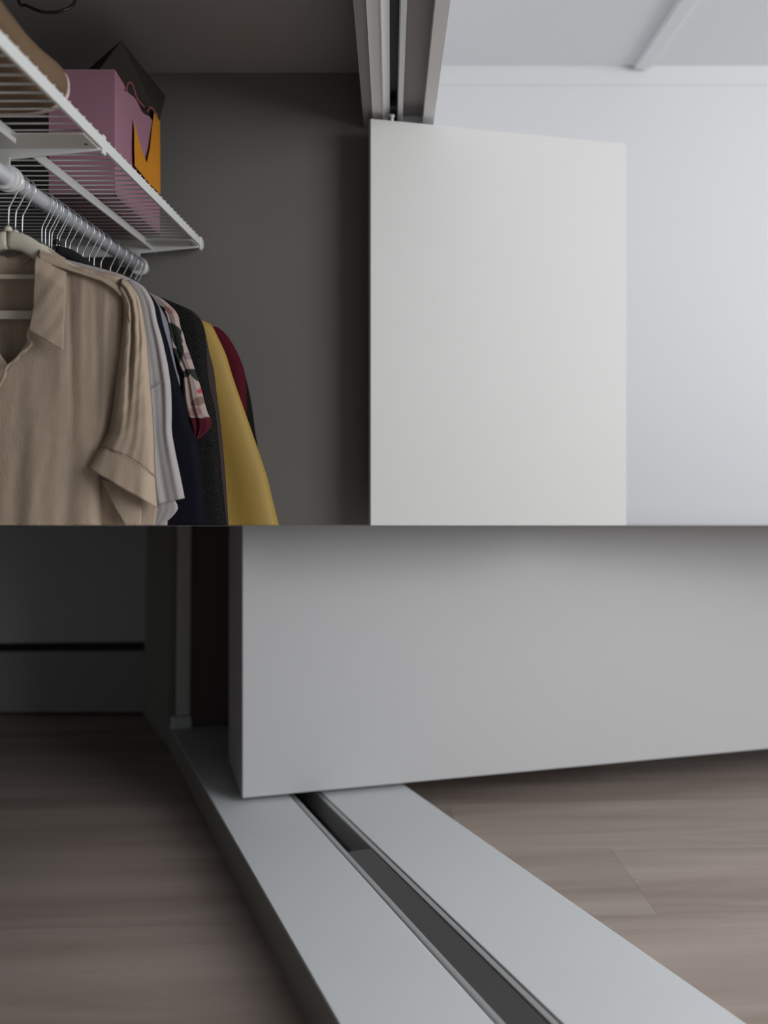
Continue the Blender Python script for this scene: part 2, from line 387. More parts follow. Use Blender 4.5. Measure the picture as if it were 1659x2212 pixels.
HL = {0: 'cream hanger with two cross bars inside the beige linen shirt',
      1: 'cream hanger holding the pale grey shirt, second from the camera',
      2: 'hanger of the navy garment, third hook from the camera, before the gap',
      3: 'hanger whose hook is the first after the gap on the rail',
      4: 'hanger of the floral blouse, second hook after the gap',
      5: 'third hanger hook after the gap on the rail',
      6: 'hanger with the hook just in front of the black hanger',
      7: 'black plastic hanger with chrome hook among the pale ones',
      8: 'hanger with the hook just behind the black hanger',
      9: 'second pale hanger behind the black hanger',
      10: 'third pale hanger behind the black hanger',
      11: 'fourth pale hanger behind the black hanger',
      12: 'fifth pale hanger behind the black hanger',
      13: 'sixth pale hanger behind the black hanger',
      14: 'hanger that carries the mustard yellow garment',
      15: 'hanger just behind that of the mustard yellow garment',
      16: 'hanger that carries the dark red garment',
      17: 'hanger just behind that of the dark red garment, hook catching light',
      18: 'fourth hanger from the dark end wall',
      19: 'third hanger from the dark end wall',
      20: 'second hanger from the dark end wall',
      21: 'last hanger on the rail, hook in shadow nearest the end wall'}
protoA = make_hanger(HY[0], M['cream'], HL[0], bars=True)
protoB = make_hanger(HY[1], M['cream'], HL[1])
for i in range(2, len(HY)):
    if i == 7:
        make_hanger(HY[i], M['black'], HL[i]); continue
    c = copy_tree(protoB); c.location.y = HY[i]; c['label'] = HL[i]
    c.rotation_euler.z = math.radians(random.uniform(-5, 5)) if i > 2 else 0
    c.rotation_euler.y = math.radians(random.uniform(-1.5, 1.5)) if i > 2 else 0

# --- garments: closed soft shells hung on the hangers
CXL = RX - 0.002
def shell(right, Y, m, name, parent, th=0.011, fold=0.004, nf=5, seed=0, left=None, nu=36, nv=60, tint=None, ysh=None):
    """right: px outline from the neck down; mirrored about the hanger's stem unless left is given"""
    rnd = random.Random(seed); ph = [rnd.uniform(0, 6.28) for _ in range(6)]
    cpx = PX + CXL * F / Y
    rt = smooth_path([(p[0], p[1], 0) for p in right], 4)
    lf = smooth_path([(p[0], p[1], 0) for p in left], 4) if left else None
    b = bmesh.new(); cl = b.loops.layers.float_color.new('print') if tint else None
    grid = []
    for side in (-1, 1):
        g = []
        for j in range(nv + 1):
            v = j / nv; R = interp([tuple(q) for q in rt], v)
            Lp = interp([tuple(q) for q in lf], v) if lf else [2 * cpx - R[0], R[1], 0]
            row_ = []
            for i in range(nu + 1):
                u = i / nu; px = Lp[0] + (R[0] - Lp[0]) * u; rw = Lp[1] + (R[1] - Lp[1]) * u
                e = abs(2 * u - 1); prof = math.sqrt(max(0, 1 - e ** 4))
                A = fold * min(1, v * 2.2)
                f = A * (math.sin(nf * 2 * math.pi * u + ph[0] + 1.2 * v) * .6 + math.sin(nf * 3.3 * math.pi * u + ph[1] - v) * .4)
                yy = Y + side * (th * prof) + f * prof
                if ysh: yy += ysh(u, v)
                p = at(px, rw, Y); row_.append((Vector((p.x, yy, p.z)), px, rw))
            g.append(row_)
        grid.append(g)
    V = [[[b.verts.new(c[0]) for c in row_] for row_ in g] for g in grid]
    for s_ in (0, 1):
        for j in range(nv):
            for i in range(nu):
                q = (V[s_][j][i], V[s_][j][i + 1], V[s_][j + 1][i + 1], V[s_][j + 1][i])
                f = b.faces.new(q if s_ == 0 else q[::-1])
                if tint:
                    idx = [(j, i), (j, i + 1), (j + 1, i + 1), (j + 1, i)]
                    if s_: idx = idx[::-1]
                    for lp, (jj, ii) in zip(f.loops, idx):
                        c = grid[s_][jj][ii]; lp[cl] = (*tint(c[1], c[2]), 1)
    bmesh.ops.remove_doubles(b, verts=b.verts[:], dist=0.0004)
    bmesh.ops.holes_fill(b, edges=[e for e in b.edges if e.is_boundary], sides=0)
    bmesh.ops.recalc_face_normals(b, faces=b.faces[:])
    return link(name, b, m, parent, 'up', smooth=True)
def garment(name, label, cat, Y):
    return thing(name, label, cat, (RX, Y, ZC + 0.28), 'clothes hanging on the rail')

# pale grey shirt
neck = lambda Y: (PX + (CXL + 0.03) * F / Y, PY - 0.275 * F / Y)
def out(Y, pts): n = neck(Y); return [n] + pts
t = garment('short_sleeve_shirt', 'pale lilac-grey short sleeve shirt hanging behind the beige linen shirt', 'shirt', 1.318)
shell(out(1.318, [(150, 562), (220, 580), (265, 594), (300, 612), (316, 627), (331, 656), (339, 693), (352, 742), (366, 812), (366, 900), (366, 1000), (360, 1180)]), 1.325, M['lilac'], 'body', t, th=0.008, seed=1, nf=3)
shell([(290, 606), (303, 614), (316, 626), (331.7, 656), (339, 693), (352.5, 741.6), (366, 812), (369.6, 844), (371, 893), (371, 930), (378, 973), (390, 1030), (399, 1076)], 1.308, M['lilac'], 'sleeve', t, th=0.006, fold=0.003, nf=2, seed=2,
      left=[(276, 606), (282, 622), (290, 650), (298, 700), (303, 760), (306, 820), (308, 850), (310, 900), (312, 940), (314, 980), (318, 1040), (326, 1092)], nu=20)
shell([(366, 1060), (381, 1086), (384, 1100), (371, 1117), (349, 1136), (340, 1150)], 1.312, M['lilac'], 'sleeve_lining', t, th=0.002, fold=0.001, seed=3, left=[(320, 1060), (320, 1090), (320, 1110), (320, 1130), (318, 1150), (315, 1160)], nu=12, nv=16)
# sleeve seam
b = tube(smooth_path([at(325, 841, 1.2985) + Vector((0, -0.0035, 0)), at(340, 832, 1.298) + Vector((0, -0.0035, 0)), at(354, 821, 1.300) + Vector((0, -0.003, 0))], 5), 0.0006, 6)
link('seam', b, M['greycloth'], t, smooth=True)

t = garment('navy_top', 'plain dark navy top squeezed between the pale grey shirt and the grey strip', 'top', 1.337)
shell(out(1.337, [(150, 560), (240, 585), (290, 604), (318, 628), (333, 646), (344, 665), (352, 700), (364, 742), (376, 790), (390, 840), (398, 868), (410, 917), (429, 966), (440, 1060), (448, 1180)]), 1.337, M['navy'], 'body', t, th=0.010, seed=4)
t = garment('grey_blouse', 'thin light grey blouse edge showing between navy top and floral blouse', 'blouse', 1.375)
shell(out(1.375, [(170, 565), (250, 596), (310, 628), (336, 648), (347, 664), (360, 690), (367, 720), (374, 762), (382, 800), (389, 828), (385, 900), (380, 1180)]), 1.372, M['greycloth'], 'body', t, th=0.008, seed=5)

# floral blouse: print given by petals and leaves laid on the cloth
LEAF = [(372, 715, 24, 15, 0.5), (386, 735, 18, 10, 1.3), (404, 808, 20, 8, -0.5), (424, 812, 16, 6, 0.9), (352, 668, 10, 5, .5), (378, 775, 16, 22, 0), (392, 760, 8, 18, 0)]
FLOW = [(368, 672, 12, 6, .6), (430, 868, 17, 9, -.4), (433, 845, 6, 5, 0), (428, 930, 26, 20, 0), (408, 770, 10, 8, 0), (424, 890, 14, 10, 0)]
def floral(px, rw):
    def ins(e): 
        dx, dy = px - e[0], rw - e[1]; c, s_ = math.cos(e[4]), math.sin(e[4])
        return ((dx * c + dy * s_) / e[2]) ** 2 + ((-dx * s_ + dy * c) / e[3]) ** 2 < 1
    if rw > 902: return (0.055, 0.007, 0.013)
    for e in LEAF:
        if ins(e): return (0.022, 0.025, 0.021)
    for k, e in enumerate(FLOW):
        if ins(e): return ((0.26, 0.13, 0.12), (0.17, 0.10, 0.085), (0.30, 0.05, 0.07), (0.10, 0.012, 0.022), (0.20, 0.14, 0.15), (0.24, 0.12, 0.12))[k]
    return (0.30, 0.235, 0.215)
t = garment('floral_blouse', 'pale pink blouse with dark leaf and red flower print', 'blouse', 1.42)
fl = [(200, 585), (270, 606), (318, 630), (349, 645), (366, 658.6), (383, 678), (389, 705), (396, 722), (400, 739), (410, 766), (422, 803), (434, 839), (446.4, 885.6), (456, 910), (450, 930), (430, 948)]
shell(out(1.42, fl[:9] + [(410, 790), (414, 900), (412, 1180)]), 1.425, M['browncloth'], 'body', t, th=0.008, seed=6)
shell(fl[2:], 1.405, M['floral'], 'sleeve', t, th=0.010, fold=0.002, nf=2, seed=7, tint=floral, nu=40, nv=120,
      left=[(314, 632), (330, 646), (346, 662), (358, 680), (364, 705), (368, 730), (373, 760), (384, 785), (394, 807), (396, 844), (398, 868), (405, 900), (412, 920), (424, 948)])

t = garment('dotted_dress', 'black dress with tiny pale dots hanging behind the floral blouse', 'dress', 1.48)
shell(out(1.48, [(230, 610), (310, 634), (349, 643), (366, 650), (397, 663), (422, 680), (436, 698), (441, 715), (446, 751), (450, 820), (466, 893), (478, 1015), (490, 1137), (494, 1180)]), 1.48, M['dotted'], 'body', t, th=0.012, fold=0.003, seed=8)
t = garment('brown_cardigan', 'dark brown cardigan edge showing between dotted dress and mustard garment', 'cardigan', 1.575)
shell(out(1.575, [(260, 620), (350, 648), (410, 668), (434, 690), (443, 715), (452, 760), (462, 800), (468, 850), (477, 917), (486, 1015), (494, 1137), (496, 1180)]), 1.575, M['browncloth'], 'body', t, th=0.018, fold=0.004, seed=9)
t = garment('mustard_coat', 'mustard yellow smooth coat flaring towards its hem', 'coat', 1.65)
shell(out(1.65, [(300, 640), (380, 668), (437, 692), (451, 697), (459, 705), (471, 729), (488, 766), (503, 815), (520, 864), (537, 912), (554, 961), (576, 1027), (588, 1076), (603, 1137), (612, 1180)]), 1.65, M['yellow'], 'body', t, th=0.022, fold=0.010, nf=4, seed=12, nu=60)
t = garment('dark_red_jacket', 'dark red jacket shoulder behind the mustard coat', 'jacket', 1.75)
shell(out(1.75, [(330, 655), (420, 690), (456, 704), (471, 707), (490, 724), (510, 756), (526, 795), (532, 832), (533, 880), (534, 940), (536, 1180)]), 1.75, M['red'], 'body', t, th=0.018, fold=0.003, seed=14)
t = garment('black_coat', 'black coat hanging last, behind the dark red jacket', 'coat', 1.82)
shell(out(1.82, [(350, 665), (430, 697), (480, 716), (500, 740), (518, 775), (530, 812), (537, 840), (544, 876), (551, 930), (557.5, 973), (562, 1050), (566, 1180)]), 1.82, M['blackcloth'], 'body', t, th=0.018, fold=0.003, seed=15)

# --- beige linen shirt, nearest the camera
D1 = 1.268
sr = garment('linen_shirt', 'beige linen short sleeve shirt with open collar, nearest the camera', 'shirt', D1)
def nz(x, k=1.0):   # smooth pseudo noise
    return math.sin(x * k) * .5 + math.sin(x * k * 2.17 + 1.3) * .3 + math.sin(x * k * 4.1 + .4) * .2
cpx1 = 17.0
SHO = [(84, 545), (112, 552), (145, 572), (196, 584), (240, 594), (262, 602), (280, 616)]       # front shoulder line
NECK = [(-60, 1000), (-30, 905), (0, 836), (14, 802), (36, 772), (55, 742), (66, 715), (76, 660), (80, 600), (84, 545)]
def top_row(px):
    if px < 84: L = NECK
    else: L = SHO
    for a, c in zip(L, L[1:]):
        if a[0] <= px <= c[0]: return a[1] + (c[1] - a[1]) * (px - a[0]) / max(1e-6, c[0] - a[0])
    return L[-1][1] if px > L[-1][0] else L[0][1]
def creases(px, rw):
    k = min(1, max(0, (rw - 590) / 120)); f = 0
    for c, a, wd, sl in ((150, .0035, 7, .02), (176, -.003, 9, -.01), (205, .0025, 8, .02), (228, -.002, 6, -.02), (120, -.003, 12, .05)):
        x = px - (c + sl * (rw - 600)); f += 0.55 * a * math.exp(-(x / wd) ** 2) * math.exp(-((rw - 700) / 170) ** 2)
    f += 0.0045 * nz(px * 0.028 + rw * 0.0012 + 1.0) * min(1, max(0, (rw - 760) / 250))
    f += 0.0005 * nz(px * 0.05 + rw * 0.012) + 0.0003 * nz(px * 0.02 - rw * 0.03)
    return f
def body_front(u, v):
    px = 20 + u * (268 - 20) if False else -45 + u * (272 + 45)
    tr_ = top_row(px); rw = tr_ + (1190 - tr_) * v
    # side seam draws in below the arm hole
    lim = 272 - 55 * min(1, max(0, (rw - 760) / 260)); 
    if px > 100: px = 100 + (px - 100) * (lim - 100) / 172
    e = max(0, (px - lim + 26) / 26)
    p = at(px, rw, D1); yy = D1 + creases(px, rw) + 0.016 * e ** 2 + 0.004
    return at(px, rw, yy)
link('front_panel', sheet(body_front, 110, 110, 0.0012), M['linen'], sr, 'up', smooth=True)
def body_front_l(u, v):     # the other front panel, outside the frame for the most part
    p = body_front(1 - u, v); c = CXL * D1 / 1.287
    return Vector((2 * at(cpx1, 0, D1).x - p.x, p.y + 0.002, p.z))
link('front_panel', sheet(body_front_l, 50, 60, 0.0012), M['linen'], sr, 'up', smooth=True)
def body_back(u, v):
    px = cpx1 + (u * 2 - 1) * 262; a = abs(px - cpx1) + cpx1
    L = [(17, 556), (84, 540), (112, 550), (145, 570), (196, 583), (240, 593), (262, 600), (280, 610)]
    tr_ = 610
    for q, c in zip(L, L[1:]):
        if q[0] <= a <= c[0]: tr_ = q[1] + (c[1] - q[1]) * (a - q[0]) / (c[0] - q[0])
    rw = tr_ + (1190 - tr_) * v
    lim = 279 - 60 * min(1, max(0, (rw - 760) / 260))
    a2 = a if a < 100 else 100 + (a - 100) * (lim - 100) / (279 - 100)
    px2 = a2 if px >= cpx1 else 2 * cpx1 - a2
    yy = 1.302 + 0.002 * nz(px * .05 + rw * .01) - 0.012 * (max(0, (a - 230) / 49)) ** 2
    return at(px2, rw, yy)
link('back_panel', sheet(body_back, 70, 60, 0.0012), M['linen'], sr, 'up', smooth=True)
# shoulder yoke that wraps over the hanger
def yoke(u, v):
    a = interp([(84, 530), (118, 543), (151, 567), (196, 581), (252, 593), (270, 603)], u)
    c = interp([(84, 560), (118, 575), (160, 588), (219, 607), (246, 625), (261, 640)], u)
    px = a[0] + (c[0] - a[0]) * v; rw = a[1] + (c[1] - a[1]) * v
    return at(px, rw, 1.298 - 0.034 * math.sin(min(1, v * 1.15) * math.pi / 2))
link('yoke', sheet(yoke, 50, 10, 0.001), M['linen'], sr, 'up', smooth=True)
# sleeve (tube flattened: front and back layer)
SR = [(262, 601), (281, 612), (300, 640), (308, 674), (317, 730), (322.4, 800), (329.4, 884), (333, 940), (335.7, 1031)]
SL = [(258, 632), (266, 655), (266, 690), (260, 740), (252, 800), (246, 850), (240, 900), (234, 932), (214, 966)]
def sleeve_f(u, v):
    R = interp(SR, v); L = interp(SL, v); px = L[0] + (R[0] - L[0]) * u; rw = L[1] + (R[1] - L[1]) * u - 12 * math.sin(u * math.pi) * v ** 3
    p = at(px, rw, 1.25)
    e = 2 * u - 1
    yy = 1.284 - 0.034 * math.sqrt(max(0, 1 - e ** 4)) * min(1, 0.66 + v * 0.8)
    cr = u - (0.52 - 0.22 * v); yy += 0.012 * math.exp(-(cr / 0.07) ** 2) * math.exp(-((v - 0.35) / 0.33) ** 2)
    cr = u - (0.86 - 0.4 * v); yy += 0.004 * math.exp(-(cr / 0.06) ** 2) * math.exp(-((v - 0.2) / 0.3) ** 2)
    yy += 0.002 * nz(u * 9 + v * 2) * v + 0.0015 * nz(u * 5 + v * 17)
    return at(px, rw, yy)
sl_ = link('sleeve', sheet(sleeve_f, 40, 70, 0.001), M['linen'], sr, 'up', smooth=True)
CT0 = [(222, 962), (240, 974), (262, 984), (290, 1000), (315, 1016), (335.5, 1034)]
CT = [(216, 966), (236, 970), (262, 984), (290, 1000), (315, 1016), (335.7, 1030)]
CBm = [(188, 1008), (214, 1025), (241, 1041), (273, 1060), (306, 1078), (341, 1098)]
def cuff(u, v):
    a = (214 + 121.7 * u, 966 + 65 * u - 12 * math.sin(u * math.pi)); c = interp(CBm, u); px = a[0] + (c[0] - a[0]) * v; rw = a[1] + (c[1] - a[1]) * v; e = 2 * u - 1
    p = at(px, rw, 1.25)
    yy = 1.2835 - 0.034 * math.sqrt(max(0, 1 - e ** 4)) - 0.004 * v + 0.0022 * nz(u * 8 + 1) * v
    if u < 0.2: yy -= 0.006 * (1 - u / 0.2)
    return at(px, rw, yy)
link('cuff', sheet(cuff, 44, 14, 0.0018), M['linen'], sr, 'up', smooth=True)['label'] = 'turned-up sleeve hem with stitched edge'
# stitching line along the hem
sp = bmesh.new()
for k in range(26):
    u0 = (k + .15) / 26; u1 = (k + .75) / 26
    tube([cuff(u0, 0.03) + Vector((0, -0.0006, 0)), cuff(u1, 0.03) + Vector((0, -0.0006, 0))], 0.0004, 4, bm=sp)
M['thread'] = mat('brown_thread', (0.16, 0.11, 0.08), 0.9)
o = link('hem_stitch', sp, M['thread'], sr, 'up'); o['kind'] = 'stuff'
def lining(u, v):        # inner back layer of the sleeve below the hem
    a = interp([(217, 1004), (262, 1040), (300, 1060), (341, 1085)], u); c = interp([(213, 1180), (262, 1175), (300, 1160), (334, 1140)], u)
    px = a[0] + (c[0] - a[0]) * v; rw = a[1] + (c[1] - a[1]) * v
    return at(px, rw, 1.292 + 0.016 * max(0, u - .5) - 0.006 * math.exp(-((u - .3) / .2) ** 2))
def lining_fold(u, v):   # the hem's inner edge folded forward, a long triangle
    a = interp([(219, 1036), (262, 1046), (306, 1070)], u); c = interp([(228, 1056), (250, 1100), (275, 1142), (290, 1160), (304, 1150)], u)
    px = a[0] + (c[0] - a[0]) * v; rw = a[1] + (c[1] - a[1]) * v
    return at(px, rw, 1.276 - 0.006 * math.sin(u * math.pi))
link('sleeve_lining', sheet(lining_fold, 24, 16, 0.001), M['linen'], sr, 'up', smooth=True)
link('sleeve_lining', sheet(lining, 24, 20, 0.001), M['linen'], sr, 'up', smooth=True)
# mirrored far sleeve (mostly outside the frame)
def mir(fn): 
    cx = at(cpx1, 0, D1).x
    def g(u, v): p = fn(1 - u, v); return Vector((2 * cx - p.x, p.y, p.z))
    return g
link('sleeve', sheet(mir(sleeve_f), 24, 30, 0.001), M['linen'], sr, 'up', smooth=True)
link('cuff', sheet(mir(cuff), 20, 8, 0.0018), M['linen'], sr, 'up', smooth=True)
link('yoke', sheet(mir(yoke), 24, 8, 0.001), M['linen'], sr, 'up', smooth=True)
# collar flap
CT1 = [(84, 533), (104, 540), (125, 552), (143, 567)]
def collar(u, v):
    Lf = interp([(84, 533), (75, 562), (73, 610), (71.5, 660), (62, 713)], v)
    Rt = interp([(143, 567), (143, 580), (141.6, 632), (138, 700), (135.5, 758)], v)
    px = Lf[0] + (Rt[0] - Lf[0]) * u; rw = Lf[1] + (Rt[1] - Lf[1]) * u
    yy = 1.292 - 0.048 * math.sin(min(1, v * 3.2) * math.pi / 2) + 0.006 * v * 0 + 0.0018 * nz(u * 4 + v * 5) + 0.0025 * math.sin(u * math.pi) * -1
    return at(px, rw, yy)
link('collar', sheet(collar, 26, 44, 0.0022), M['linen'], sr, 'up', smooth=True)
link('collar', sheet(mir(collar), 16, 24, 0.0022), M['linen'], sr, 'up', smooth=True)
# collar stand behind the neck
def stand(u, v):
    px = 17 + (u * 2 - 1) * 70; e = abs(u * 2 - 1)
    p = at(px, 562 - 26 * e ** 3 + 26 * v * (1 - e), 1.302); return Vector((p.x, 1.305 - 0.014 * e ** 2, p.z))
link('collar_stand', sheet(stand, 24, 6, 0.002), M['linen'], sr, 'up', smooth=True)
# rolled front facing along the neckline
pp = [(64, 706), (60, 728), (68, 742), (58, 756), (46, 764), (36, 776), (22, 786), (13, 797), (11, 812), (0, 834), (-16, 872), (-40, 930)]
pts = smooth_path([at(a[0], a[1], 1.262) + Vector((0, -0.001 + 0.001 * math.sin(i * 1.3), 0)) for i, a in enumerate(pp)], 5)
link('facing', tube(pts, [0.0024 + 0.0004 * math.sin(i * .8) for i in range(len(pts))], 8), M['linen'], sr, 'up', smooth=True)
pts = smooth_path([yoke(u / 12, 1.0) + Vector((0, -0.0008, 0)) for u in range(2, 13)], 3)
link('shoulder_seam', tube(pts, 0.0005, 5), M['thread'], sr, 'up', smooth=True)
pts = [sleeve_f(0.12 + 0.25 * k / 14, 0.02 + 0.2 * k / 14) + Vector((0, -0.0008, 0)) for k in range(15)]
link('sleeve_seam', tube(pts, 0.0005, 5), M['thread'], sr, 'up', smooth=True)

# --- things on the shelf
ST = SH + 0.0012
# brown soft bag lying along the front edge, pale rim round its end
def bag(u, v):
    # v along the depth 0..1, u round
    y = 0.70 + (1.195 - 0.70) * v; a = u * 2 * math.pi
    e = max(0.0, (v - 0.93) / 0.07); k = math.sqrt(max(0, 1 - (e * .55) ** 2))
    wx = 0.082 * k; hz = (0.0365 + 0.003 * nz(v * 9)) * k
    cx = -0.514; cz = ST + 0.036
    ca, sa = math.cos(a), math.sin(a)
    x = cx + wx * (abs(ca) ** 0.75) * math.copysign(1, ca); z = cz + hz * (abs(sa) ** 0.8) * math.copysign(1, sa)
    x += 0.004 * math.sin(v * 14 + 1.5 * math.sin(a)); z += 0.002 * nz(v * 12)
    return Vector((x, y, max(z, ST)))
t = thing('soft_bag', 'brown soft bag with pale rim lying at near end of the shelf', 'bag', (-0.5, 0.95, ST))
b = sheet(bag, 48, 50); bmesh.ops.remove_doubles(b, verts=b.verts[:], dist=1e-5)
bmesh.ops.holes_fill(b, edges=[e for e in b.edges if e.is_boundary], sides=0)
link('bag_body', b, M['brownbag'], t, smooth=True)
rim = [bag(k / 48, 0.985) + (bag(k / 48, 0.985) - Vector((-0.514, 1.19, ST + 0.036))) * 0.02 for k in range(49)]
link('rim', tube(rim, 0.0022, 8), M['pinktrim'], t, smooth=True)
rim = [bag(k / 48, 0.97) + (bag(k / 48, 0.97) - Vector((-0.514, 1.185, ST + 0.036))) * 0.01 for k in range(49)]
link('rim', tube(rim, 0.0016, 8), M['pinktrim'], t, smooth=True)

# pink paper bag with an orange mark, open at the top
PXL, PXR, PY0, PY1, PH = -0.615, -0.495, 1.58, 1.89, ZC + 0.657
t = thing('paper_bag', 'pink paper bag with orange print standing on the wire shelf', 'bag', ((PXL + PXR) / 2, 1.72, ST))
wl = 0.0015
link('front_side', box(PXL, PXR, PY0, PY0 + wl, ST, PH), M['pink'], t)
link('back_side', box(PXL, PXR, PY1 - wl, PY1, ST, PH), M['pink'], t)
def gus(u, v):
    y = PY0 + (PY1 - PY0) * u; top = PH - 0.008 * math.sin(u * math.pi) + 0.004 * math.sin(u * 19) * (u > .2)
    z = top + (ST - top) * v; return Vector((PXR - 0.006 * math.sin(u * math.pi) * math.sin(v * math.pi) * math.sin(u * 2.3), y, z))
b = bmesh.new()
g = [[b.verts.new(gus(i / 24, j / 8)) for i in range(25)] for j in range(9)]
for j in range(8):
    for i in range(24): b.faces.new((g[j][i], g[j][i + 1], g[j + 1][i + 1], g[j + 1][i]))
link('wide_side', b, M['pink'], t, smooth=True)
link('wide_side', box(PXL, PXL + wl, PY0, PY1, ST, PH), M['pink'], t)
link('bottom', box(PXL, PXR, PY0, PY1, ST, ST + 0.002), M['pink'], t)
def on_side(px, rw, off=0.002):
    x = PXR + off; d = x * F / (px - PX); return Vector((x, d, ZC + (PY - rw) * d / F))
poly = [(290, 258), (297, 292), (306, 322), (317, 352), (324, 320), (328, 280), (333, 242), (339, 245), (345.5, 262), (346, 330), (346.5, 420), (322, 396), (306, 376), (291, 358), (290, 310)]
b = bmesh.new(); f1 = [b.verts.new(on_side(*p)) for p in poly]; f2 = [b.verts.new(on_side(p[0], p[1], 0.0008)) for p in poly]
b.faces.new(f1); b.faces.new(f2[::-1])
for i in range(len(poly)): b.faces.new((f1[i], f2[i], f2[(i + 1) % len(poly)], f1[(i + 1) % len(poly)]))
bmesh.ops.recalc_face_normals(b, faces=b.faces[:])
link('orange_mark', b, M['orange'], t)['label'] = 'orange printed mark with a pointed notch'
hp = smooth_path([on_side(272, 196), on_side(276, 180), on_side(284, 180), on_side(290, 196), on_side(297, 215), on_side(312, 232)], 5)
link('handle', tube(hp, 0.0022, 8), M['pinktissue'], t, smooth=True)
hp = smooth_path([on_side(318, 240), on_side(325, 232), on_side(333, 240), on_side(338, 252)], 5)
link('handle', tube(hp, 0.0022, 8), M['pinktissue'], t, smooth=True)

# dark carton tipped in the mouth of the bag
def P(px, rw, x): d = x * F / (px - PX); return Vector((x, d, ZC + (PY - rw) * d / F))
A = P(262, 87, -0.512); Bq = P(358, 208, -0.489); Cq = P(344, 260, -0.492)
A2 = A + (at(215, 150, A.y) - A) * 2.0; L1 = at(188, 152, A.y + 0.03); L1 = A + (L1 - A) * 1.5
back = Bq - A
vs = [A, A2, L1 + (A2 - A) * 0.5, L1, Bq, Cq, Cq + (L1 - A) * .9, Bq + (L1 - A)]
b = bmesh.new(); V = [b.verts.new(v) for v in vs]
for f in ((0, 1, 2, 3), (0, 4, 5, 1), (4, 7, 6, 5), (3, 2, 6, 7), (0, 3, 7, 4), (1, 5, 6, 2)): b.faces.new([V[i] for i in f])
bmesh.ops.recalc_face_normals(b, faces=b.faces[:])
t = thing('carton', 'dark brown carton tipped over in the mouth of the pink bag', 'box', tuple(A2))
link('box_body', b, M['carton'], t)
b = tube([A + Vector((0.0005, -0.0005, 0)), A + (A2 - A) * .99 + Vector((0.0005, -0.0005, 0))], 0.0012, 6)
link('folded_edge', b, M['browncloth'], t)

# --- loose black cable under the closet ceiling
cp = [at(10, -40, 1.45), at(38, -4, 1.42), at(58, 12, 1.40), at(86, 24, 1.38), at(112, 27, 1.38), at(138, 22, 1.38), at(156, 12, 1.39), at(163, -2, 1.41), at(160, -40, 1.45), at(150, -62, 1.5)]
cp[0].z = ZCL; cp[-1].z = ZCL
o = link('loose_cable', tube(smooth_path(cp, 6), 0.0026, 8), M['cable'], smooth=True)
tag(o, 'black cable looping down from the dark wardrobe ceiling', 'cable')

# ================================================================== LOWER HALF: the foot of the folding door
H = 0.70                                   # height of the eye above this floor
Dw = Vector((150 - PX, F, -(1191 - PY))).normalized()
uz = 1.0; ux = (525 - PX) / F; uy = -( (PX - 150) * (-ux) * -1 + F * uz) / 251.0
Uc = Vector((ux, 0, 0))
# up direction: perpendicular to the track direction, verticals meeting over the door's near edge
dx_, dy_, dz_ = 150 - PX, 1191 - PY, F
uy = -(dx_ * ux + dz_ * uz) / dy_
Uw = Vector((ux, uz, -uy)).normalized()
if Uw.z < 0: Uw = -Uw
Rw = Dw.cross(Uw).normalized()
def X(a, bb, c): return CAM + Rw * a + Dw * bb + Uw * (c - H)
def low(px, row, c=0.0):
    r = ray(px, row); t_ = (c - H) / Uw.dot(r); p = r * t_
    return (p.dot(Rw), p.dot(Dw))
LOWM = Matrix((Rw, Dw, Uw)).transposed().to_4x4()
def llink(name, bm, m, parent=None, smooth=False): return link(name, bm, m, parent, 'down', smooth)

SILL = 0.0757
# floor: staves of laminate across the sill direction
fl_ = struct_root('floor', X(0, 2, 0))
a_l = low(673, 2212)[0]
W_ = 0.365; joints = random.Random(3)
pa, pb = Vector(low(0, 1900)), Vector(low(900, 1880))
pd = (pb - pa).normalized(); pn = Vector((-pd.y, pd.x))
PM = Matrix((( pd.x, pn.x, 0), (pd.y, pn.y, 0), (0, 0, 1))).to_4x4()      # plank axes in the floor's own frame
BASE = Matrix.Translation(CAM - Uw * H) @ LOWM @ PM
def inpl(px, row): q = Vector(low(px, row)); return q.dot(pd), q.dot(pn)
ja, jn0 = inpl(1422, 1976)
for r in range(-5, 12):
    y0 = jn0 + r * W_; y1 = y0 + W_ - 0.0005
    Ln = 2.3; off = ja % Ln if r == 0 else joints.uniform(0, Ln)
    a = -9.2 + off
    while a < 5.5:
        a0, a1 = max(a, -4.2), min(a + Ln - 0.0005, 5.4)
        if a1 - a0 > 0.05:
            bm = prism([(a0, y0), (a1, y0), (a1, y1), (a0, y1)], -0.03, 0.0)
            bmesh.ops.transform(bm, matrix=BASE, verts=bm.verts[:])
            cut(bm, 'down')
            if bm.verts:
                MI = BASE @ Matrix.Translation(Vector((a0, y0, 0)))
                bmesh.ops.transform(bm, matrix=MI.inverted(), verts=bm.verts[:])
                me = bpy.data.meshes.new('plank'); bm.to_mesh(me); me.materials.append(M['wood'])
                o = bpy.data.objects.new('plank', me); COL.objects.link(o); o.parent = fl_
                o.matrix_local = Matrix.Translation(-Vector(fl_.location)) @ MI
            bm.free()
        a += Ln
# subfloor under the joints
struct('floor_base', prism([(-3.9, 0.3), (4.6, 0.3), (4.6, 5.0), (-3.9, 5.0)], -0.08, -0.031, X=X), M['browncloth'], 'down')

